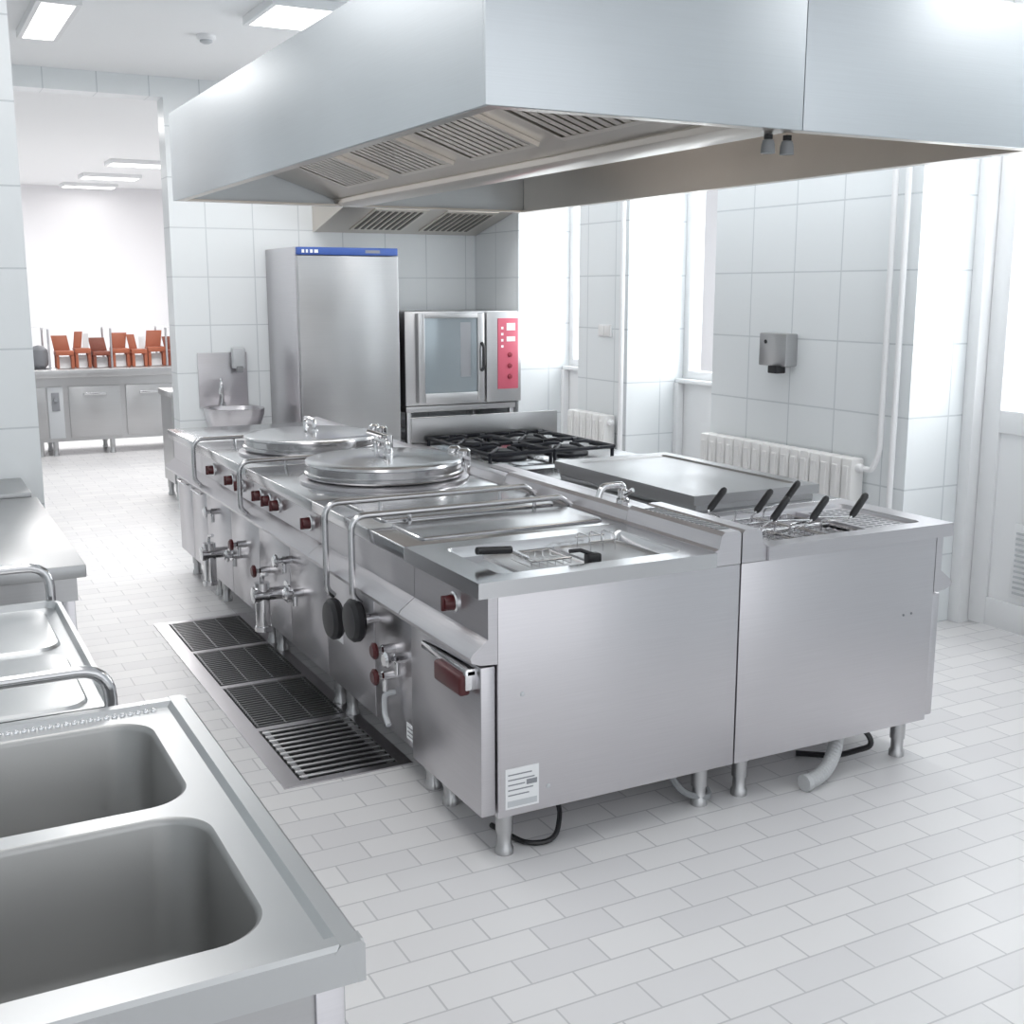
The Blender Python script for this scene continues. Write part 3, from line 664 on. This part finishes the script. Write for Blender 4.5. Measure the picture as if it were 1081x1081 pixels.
# ------------------------------------------------------------------ hand wash basin
t = thing('wash_basin', 'small steel wall hand-wash basin with splash plate left of the refrigerator', 'basin', (2.36, 9.3, 0.0))
mb = MB(); mb.box(2.16, 2.56, 9.515, 9.529, 0.86, 1.30, 0.003); obj('splash_plate', mb, 'steel', t)
mb = MB()
mb.loft([rr(2.26, 2.50, 9.22, 9.46, 0.10, 0.64), rr(2.19, 2.57, 9.12, 9.51, 0.13, 0.72), rr(2.16, 2.60, 9.08, 9.513, 0.15, 0.82), rr(2.155, 2.605, 9.075, 9.514, 0.15, 0.87), rr(2.19, 2.57, 9.11, 9.45, 0.13, 0.872), rr(2.21, 2.55, 9.13, 9.43, 0.12, 0.80), rr(2.28, 2.48, 9.2, 9.38, 0.08, 0.75)], True, True); obj('bowl', mb, 'steel', t)
mb = MB()
arc = [Vector((2.34, 9.485, 0.87)), Vector((2.34, 9.485, 1.02))] + [Vector((2.34 - 0.05 * k / 10, 9.485 - 0.075 + 0.075 * math.cos(PI * k / 10), 1.02 + 0.075 * math.sin(PI * k / 10))) for k in range(1, 11)] + [Vector((2.288, 9.335, 0.98))]
mb.tube(arc, 0.012, 10); mb.cyl((2.34, 9.485, 0.87), (2.34, 9.485, 0.90), 0.024); obj('spout', mb, 'chrome', t)
mb = MB(); mb.tube([(2.38, 9.30, 0.645), (2.38, 9.34, 0.40), (2.38, 9.34, 0.0)], [0.09, 0.06, 0.07], 20); obj('pedestal', mb, 'steel', t)
t = thing('soap_dispenser', 'small grey soap dispenser on the wall above the hand-wash basin', 'dispenser', (2.46, 9.48, 1.16))
mb = MB(); mb.box(2.43, 2.53, 9.44, 9.512, 1.17, 1.34, 0.01, 3); obj('housing', mb, 'lgrey', t)
mb = MB(); mb.box(2.455, 2.505, 9.425, 9.445, 1.14, 1.19, 0.005); obj('push_lever', mb, 'grey', t)

# ------------------------------------------------------------------ right wall fixtures
t = thing('wall_dispenser', 'brushed steel soap dispenser with dark outlet mounted on the right tiled wall', 'dispenser', (4.6, 5.38, 1.36))
mb = MB(); mb.box(4.56, 4.648, 5.26, 5.50, 1.36, 1.55, 0.008); obj('housing', mb, 'steeld', t)
mb = MB(); mb.box(4.53, 4.60, 5.30, 5.38, 1.32, 1.365, 0.006); obj('outlet', mb, 'black', t)
mb = MB(); mb.cyl((4.557, 5.44, 1.50), (4.563, 5.44, 1.50), 0.012); obj('lock', mb, 'black', t)
t = thing('switch_plate', 'white double light switch on the tiled pier between the far windows', 'switch', (4.64, 7.34, 1.5))
mb = MB(); mb.box(4.638, 4.649, 7.25, 7.43, 1.46, 1.55, 0.003); obj('plate', mb, 'white', t)
for y in (7.265, 7.345): mb = MB(); mb.box(4.632, 4.639, y, y + 0.07, 1.47, 1.54, 0.002); obj('rocker', mb, 'radw', t)

def radiator(y0, y1, label):
    t = thing('radiator', label, 'radiator', (4.585, (y0 + y1) / 2, 0.0))
    n = int((y1 - y0) / 0.08); s = (y1 - y0) / n
    mb = MB()
    for k in range(n):
        ya = y0 + k * s
        mb.box(4.535, 4.63, ya + 0.004, ya + s - 0.004, 0.30, 0.90, 0.012, 2)
        mb.box(4.527, 4.537, ya + s * 0.28, ya + s * 0.72, 0.36, 0.86, 0.004, 1)
    mb.cyl((4.583, y0 + 0.01, 0.34), (4.583, y1 - 0.01, 0.34), 0.02); mb.cyl((4.583, y0 + 0.01, 0.85), (4.583, y1 - 0.01, 0.85), 0.02)
    obj('sections', mb, 'radw', t)
    for y in (y0 + 0.12, y1 - 0.12):
        mb = MB(); mb.box(4.632, 4.649, y - 0.01, y + 0.01, 0.0, 0.83); mb.box(4.56, 4.649, y - 0.02, y + 0.02, 0.0, 0.012); mb.box(4.56, 4.649, y - 0.01, y + 0.01, 0.285, 0.299); obj('floor_bracket', mb, 'white', t)
    mb = MB(); mb.lathe((4.583, y0 + 0.01, 0.85), [(0.02, 0), (0.025, -0.02), (0.02, -0.04), (0.012, -0.045)], 14, 'y'); obj('valve', mb, 'white', t)
radiator(4.66, 6.02, 'long white sectional radiator below the steel dispenser on the right wall')
radiator(7.16, 7.70, 'short white sectional radiator below the light switch on the far pier')
mb = MB(); mb.tube(fil([(4.60, 4.53, CH), (4.60, 4.53, 0.95), (4.583, 4.56, 0.85), (4.583, 4.612, 0.85)], 0.08), 0.016, 10)
obj('heating_pipe', mb, 'white', None, 'white heating pipe that bends into the long radiator', 'pipe')
mb = MB(); mb.tube(fil([(4.61, 4.45, CH), (4.61, 4.45, 0.5), (4.60, 4.47, 0.34), (4.583, 4.655, 0.34)], 0.08), 0.016, 10)
obj('heating_pipe', mb, 'white', None, 'straight white heating pipe beside the wall corner right of the long radiator', 'pipe')
mb = MB(); mb.tube([(4.615, 7.075, CH), (4.615, 7.075, 0.0)], 0.018, 10)
obj('heating_pipe', mb, 'white', None, 'white heating pipe at the edge of the far pier by the short radiator', 'pipe')

# ------------------------------------------------------------------ foreground sink
t = thing('sink_unit', 'stainless double-bowl sink bench in the left foreground', 'sink', (0.1, 1.97, 0))
SX0, SX1, SY0, SY1, SZ = -0.32, 0.51, 1.405, 2.54, 0.90
bowls = ((-0.16, 0.412, 1.50, 1.955), (-0.16, 0.412, 2.0, 2.455))
mb = MB(); ym = 1.978
for (a, b, c, d_), (ya, yb) in zip(bowls, ((SY0 + 0.035, ym), (ym, SY1 - 0.035))):
    mb.plate_hole(SX0, SX1 - 0.045, ya, yb, rr(a, b, c, d_, 0.085, SZ, 10), SZ)
obj('top', mb, 'sink', t)
mb = MB()
mb.prism([(SX1 - 0.045, SZ), (SX1 - 0.035, SZ + 0.012), (SX1 - 0.006, SZ + 0.012), (SX1, SZ + 0.006), (SX1, SZ - 0.05), (SX1 - 0.012, SZ - 0.05), (SX1 - 0.02, SZ - 0.01)], 'y', SY0, SY1)
obj('side_rim', mb, 'sink', t)
for s, y in ((1, SY0), (-1, SY1)):
    mb = MB()
    mb.prism([(y + s * 0.035, SZ), (y + s * 0.028, SZ + 0.0115), (y + s * 0.006, SZ + 0.0115), (y + s * 0.0005, SZ + 0.005), (y + s * 0.0005, SZ - 0.05), (y + s * 0.012, SZ - 0.05), (y + s * 0.02, SZ - 0.01)], 'x', SX0, SX1 - 0.0008)
    obj('end_rim', mb, 'sink', t)
mb = MB()
for k in range(46): mb.lathe((SX0 + 0.02 + k * 0.0163, SY1 - 0.046, SZ), [(0.0068, 0), (0.006, 0.004), (0.0035, 0.0065), (0.0005, 0.007)], 8)
obj('beaded_edge', mb, 'chrome', t)
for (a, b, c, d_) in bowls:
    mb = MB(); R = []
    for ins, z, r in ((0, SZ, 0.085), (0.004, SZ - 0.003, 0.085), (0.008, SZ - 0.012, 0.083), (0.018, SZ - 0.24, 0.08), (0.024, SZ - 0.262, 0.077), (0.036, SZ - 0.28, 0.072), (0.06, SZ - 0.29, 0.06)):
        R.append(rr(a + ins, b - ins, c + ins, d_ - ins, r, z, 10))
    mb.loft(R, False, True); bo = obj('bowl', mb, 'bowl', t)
    mb = MB(); mb.lathe(((a + b) / 2, (c + d_) / 2, SZ - 0.29), [(0.045, 0.0005), (0.045, 0.003), (0.035, 0.004), (0.03, 0.002)], 24); obj('drain', mb, 'chrome', bo)
mb = MB(); mb.box(SX0 + 0.02, SX1 - 0.025, SY0 + 0.02, SY0 + 0.035, 0.55, SZ - 0.03); mb.box(SX1 - 0.04, SX1 - 0.025, SY0 + 0.036, SY1 - 0.02, 0.55, SZ - 0.03); obj('apron', mb, 'steeld', t)
for x in (SX0 + 0.03, SX1 - 0.07):
    for y in (SY0 + 0.012, SY1 - 0.07):
        mb = MB(); mb.box(x, x + 0.042, y, y + 0.042, 0.0, SZ - 0.055, 0.003); obj('leg', mb, 'steel', t)

# ------------------------------------------------------------------ trolley
t = thing('serving_trolley', 'steel serving trolley with tubular push handles behind the sink', 'trolley', (0.05, 3.17, 0))
TX0, TX1, TY0, TY1 = -0.28, 0.385, 2.66, 3.70
for nm, z in (('top_tray', 0.84), ('lower_tray', 0.28)):
    mb = MB()
    mb.loft([rr(TX0, TX1, TY0, TY1, 0.04, z), rr(TX0, TX1, TY0, TY1, 0.04, z + 0.03), rr(TX0 + 0.012, TX1 - 0.012, TY0 + 0.012, TY1 - 0.012, 0.035, z + 0.03), rr(TX0 + 0.02, TX1 - 0.02, TY0 + 0.02, TY1 - 0.02, 0.03, z + 0.012)], True, True)
    if nm == 'top_tray':
        for a, b in ((2.72, 3.17), (3.22, 3.65)): mb.loft([rr(TX0 + 0.06, TX1 - 0.05, a, b, 0.06, z + 0.0122), rr(TX0 + 0.066, TX1 - 0.056, a + 0.006, b - 0.006, 0.055, z + 0.020), rr(TX0 + 0.08, TX1 - 0.07, a + 0.02, b - 0.02, 0.045, z + 0.022)], False, True)
    obj(nm, mb, 'sink', t)
for y, s in ((TY0, -1), (TY1, 1)):
    mb = MB(); yy = y + s * 0.035
    mb.tube(fil([(TX1 - 0.02, y - s * 0.01, 0.16), (TX1 - 0.02, yy, 0.3), (TX1 - 0.02, yy, 0.97), (TX0 + 0.02, yy, 0.97), (TX0 + 0.02, yy, 0.3), (TX0 + 0.02, y - s * 0.01, 0.16)], 0.07), 0.0145, 12)
    obj('push_handle', mb, 'polish', t)
    for x in (TX0 + 0.02, TX1 - 0.02):
        mb = MB(); mb.lathe((x - 0.015, y - s * 0.02, 0.06), [(0.02, 0), (0.06, 0.002), (0.06, 0.028), (0.02, 0.03)], 20, 'x'); mb.box(x - 0.02, x + 0.02, y - s * 0.02 - 0.02, y - s * 0.02 + 0.02, 0.12, 0.17, 0.003); obj('castor', mb, 'grey', t)

# ------------------------------------------------------------------ left worktables
def table(x0, x1, y0, y1, z, label):
    t = thing('work_table', label, 'table', ((x0 + x1) / 2, (y0 + y1) / 2, 0))
    mb = MB(); mb.box(x0, x1, y0, y1, z - 0.045, z, 0.005); obj('tabletop', mb, 'table', t)
    for x in (x0 + 0.04, x1 - 0.08):
        for y in (y0 + 0.03, y1 - 0.07): mb = MB(); mb.box(x, x + 0.04, y, y + 0.04, 0, z - 0.046, 0.003); obj('leg', mb, 'steel', t)
    mb = MB()
    n = max(3, int((x1 - x0) / 0.09))
    for k in range(n): xx = x0 + 0.09 + (x1 - x0 - 0.24) * k / (n - 1); mb.box(xx, xx + 0.05, y0 + 0.035, y1 - 0.035, 0.20, 0.225)
    mb.box(x0 + 0.04, x1 - 0.04, y0 + 0.04, y0 + 0.065, 0.18, 0.20); mb.box(x0 + 0.04, x1 - 0.04, y1 - 0.065, y1 - 0.04, 0.18, 0.20)
    obj('slatted_shelf', mb, 'steel', t)
    mb = MB(); mb.box(x0 + 0.03, x1 - 0.03, y0 + 0.028, y0 + 0.04, z - 0.13, z - 0.046); mb.box(x1 - 0.042, x1 - 0.03, y0 + 0.041, y1 - 0.03, z - 0.13, z - 0.046); obj('apron', mb, 'steeld', t)
table(-0.5, 0.52, 4.10, 5.60, 0.88, 'steel work table behind the trolley at the left edge')
table(-0.5, 0.50, 5.62, 6.08, 0.90, 'short steel table set against the tiled dividing wall')

# ------------------------------------------------------------------ back room
t = thing('side_counter', 'narrow steel counter just beyond the passage beside the jamb', 'counter', (2.37, 10.35, 0))
mb = MB(); mb.box(2.04, 2.7, 10.12, 10.58, 0.90, 0.95, 0.005); obj('worktop', mb, 'steeld', t)
mb = MB(); mb.box(2.06, 2.68, 10.14, 10.56, 0.15, 0.899); obj('body', mb, 'steeld', t)
for x in (2.10, 2.63):
    for y in (10.19, 10.51): mb = MB(); foot(mb, x, y, 0.15); obj('foot', mb, 'steeld', t)
t = thing('serving_counter', 'long stainless cafeteria serving counter with glass shelf in the back room', 'counter', (2.2, 13.9, 0))
mb = MB(); mb.box(0.5, 3.6, 13.55, 14.25, 0.16, 0.86); obj('body', mb, 'steeld', t)
mb = MB(); mb.box(0.5, 3.6, 13.45, 14.3, 0.861, 0.95, 0.008); obj('worktop', mb, 'steeld', t)
for xa, xb in ((1.0, 1.42), (1.44, 1.60), (1.66, 2.20), (2.26, 2.80), (2.86, 3.4)):
    mb = MB(); mb.box(xa, xb, 13.53, 13.549, 0.20, 0.76, 0.004); d = obj('door', mb, 'steeld' if xb - xa > 0.3 else 'lgrey', t)
    if xb - xa > 0.3: mb = MB(); mb.box(xa + 0.15, xb - 0.15, 13.505, 13.531, 0.66, 0.69, 0.004); obj('handle', mb, 'polish', d)
    else:
        mb = MB(); mb.box(xa + 0.04, xb - 0.04, 13.52, 13.531, 0.5, 0.7, 0.003); mb.lathe((xa + 0.08, 13.52, 0.62), [(0.03, 0), (0.02, -0.02)], 12, 'y'); obj('control_box', mb, 'ink', d)
for x in (0.7, 1.35, 1.5, 2.1, 2.8, 3.5):
    for y in (13.62, 14.15): mb = MB(); foot(mb, x, y, 0.16); obj('foot', mb, 'steeld', t)
for x in (1.5, 2.15, 2.75, 3.4):
    for y in (13.62, 14.2): mb = MB(); mb.cyl((x, y, 0.95), (x, y, 1.38), 0.012); obj('shelf_post', mb, 'steel', t)
mb = MB(); mb.box(1.4, 3.5, 13.60, 14.22, 1.38, 1.392); obj('glass_shelf', mb, 'guard', t)
# wooden stands shaped like little chairs, in a row on the counter
def stand(x, y0, wd, h, m0, k):
    z = 0.951; ln = 0.03 if k % 2 else -0.02
    t = thing('display_stand', 'chair-shaped rust wooden stand with white card in the counter row', 'display stand', (x + wd / 2, y0 + 0.1, z), 'wooden stands on the serving counter')
    mb = MB()
    for xx in (x, x + wd - 0.03): mb.box(xx, xx + 0.03, y0, y0 + 0.03, z, z + h * 0.40); mb.box(xx, xx + 0.03, y0 + 0.15, y0 + 0.18, z, z + h * 0.40)
    obj('leg_frame', mb, m0, t)
    mb = MB(); mb.box(x - 0.004, x + wd, y0 - 0.01, y0 + 0.19, z + h * 0.40, z + h * 0.54, 0.004); obj('seat', mb, m0, t)
    mb = MB(); mb.obox((x, y0 + 0.15, z + h * 0.54), (wd * (0.52 if k % 3 == 1 else 0.9), 0, 0), (0, 0.025, 0), (ln, 0.05, h * 0.46), 0.004); obj('backrest', mb, m0, t)
    mb = MB(); mb.obox((x + 0.034, y0 + 0.06, z + 0.003), (wd - 0.068, 0, 0), (0, 0.01, 0), (0, 0.01, h * 0.34)); obj('card', mb, 'paper', t)
    if k % 3 == 1:
        mb = MB(); mb.obox((x + wd * 0.6, y0 + 0.12, z + h * 0.54), (wd * 0.38, 0, 0), (0, 0.01, 0), (0.01, 0.03, h * 0.40)); obj('card', mb, 'paper', t)
x = 1.58
for k in range(7):
    wd = (0.185, 0.165, 0.19)[k % 3]
    stand(x, 13.70 + 0.04 * (k % 2), wd, (0.35, 0.39, 0.32, 0.37)[k % 4], 'brick' if k % 4 == 2 else 'orange', k); x += wd + 0.02
mb = MB(); mb.lathe((1.42, 13.85, 0.951), [(0.06, 0), (0.09, 0.03), (0.10, 0.10), (0.09, 0.20), (0.05, 0.24), (0.01, 0.25)], 20); obj('dark_pot', mb, 'ink', None, 'dark rounded pot at the left end of the cafeteria serving counter', 'pot')
mb = MB(); mb.box(4.10, 4.7, 19.94, 19.999, 1.25, 2.75, 0.01); obj('wall_panel', mb, 'lgrey', None, 'grey panel on the far wall of the back room beside the passage jamb', 'panel')

# ------------------------------------------------------------------ lighting
w = bpy.data.worlds.new('world'); S.world = w; w.use_nodes = True
nt = w.node_tree; bg = nt.nodes['Background']
bg.inputs['Color'].default_value = (0.93, 0.963, 1.0, 1); bg.inputs['Strength'].default_value = 1.36
def area(x, y, z, sx, sy, e, rot=(0, 0, 0), col=(1, 0.985, 0.975)):
    l = bpy.data.lights.new('area_lamp', 'AREA'); l.shape = 'RECTANGLE'; l.size = sx; l.size_y = sy; l.energy = e; l.color = col
    o = bpy.data.objects.new('area_lamp', l); C.objects.link(o); o.location = (x, y, z); o.rotation_euler = rot
area(0.4, 3.4, 3.37, 1.1, 4.5, 40); area(4.25, 4.2, 3.37, 0.5, 4.5, 32); area(2.0, -1.6, 3.37, 4.5, 1.6, 14)  # added fill lamps with no fixtures, brighten both aisles and the front
area(2.6, 8.1, 3.33, 2.6, 0.6, 28); area(1.0, 7.75, 3.33, 0.2, 1.0, 12)  # first is added fill with no fixture, second sits at the narrow ceiling lamp
area(2.5, 12.0, 3.36, 2.0, 1.0, 70); area(2.5, 16.5, 3.3, 2.5, 3.0, 165)  # first is added fill with no fixture, just past the passage
for a, b in ((3.38, 4.39), (6.06, 7.05), (7.73, 8.70)):
    area(5.5, (a + b) / 2, 2.2, 2.0, 0.95, 40, (0, PI / 2, 0), (0.97, 0.988, 1.0))
area(2.72, 3.9, 2.46, 0.08, 0.7, 3.5, (0, -PI / 2, 0), (1.0, 0.84, 0.62))
S.view_settings.view_transform = 'Standard'
S.view_settings.exposure = 0.0
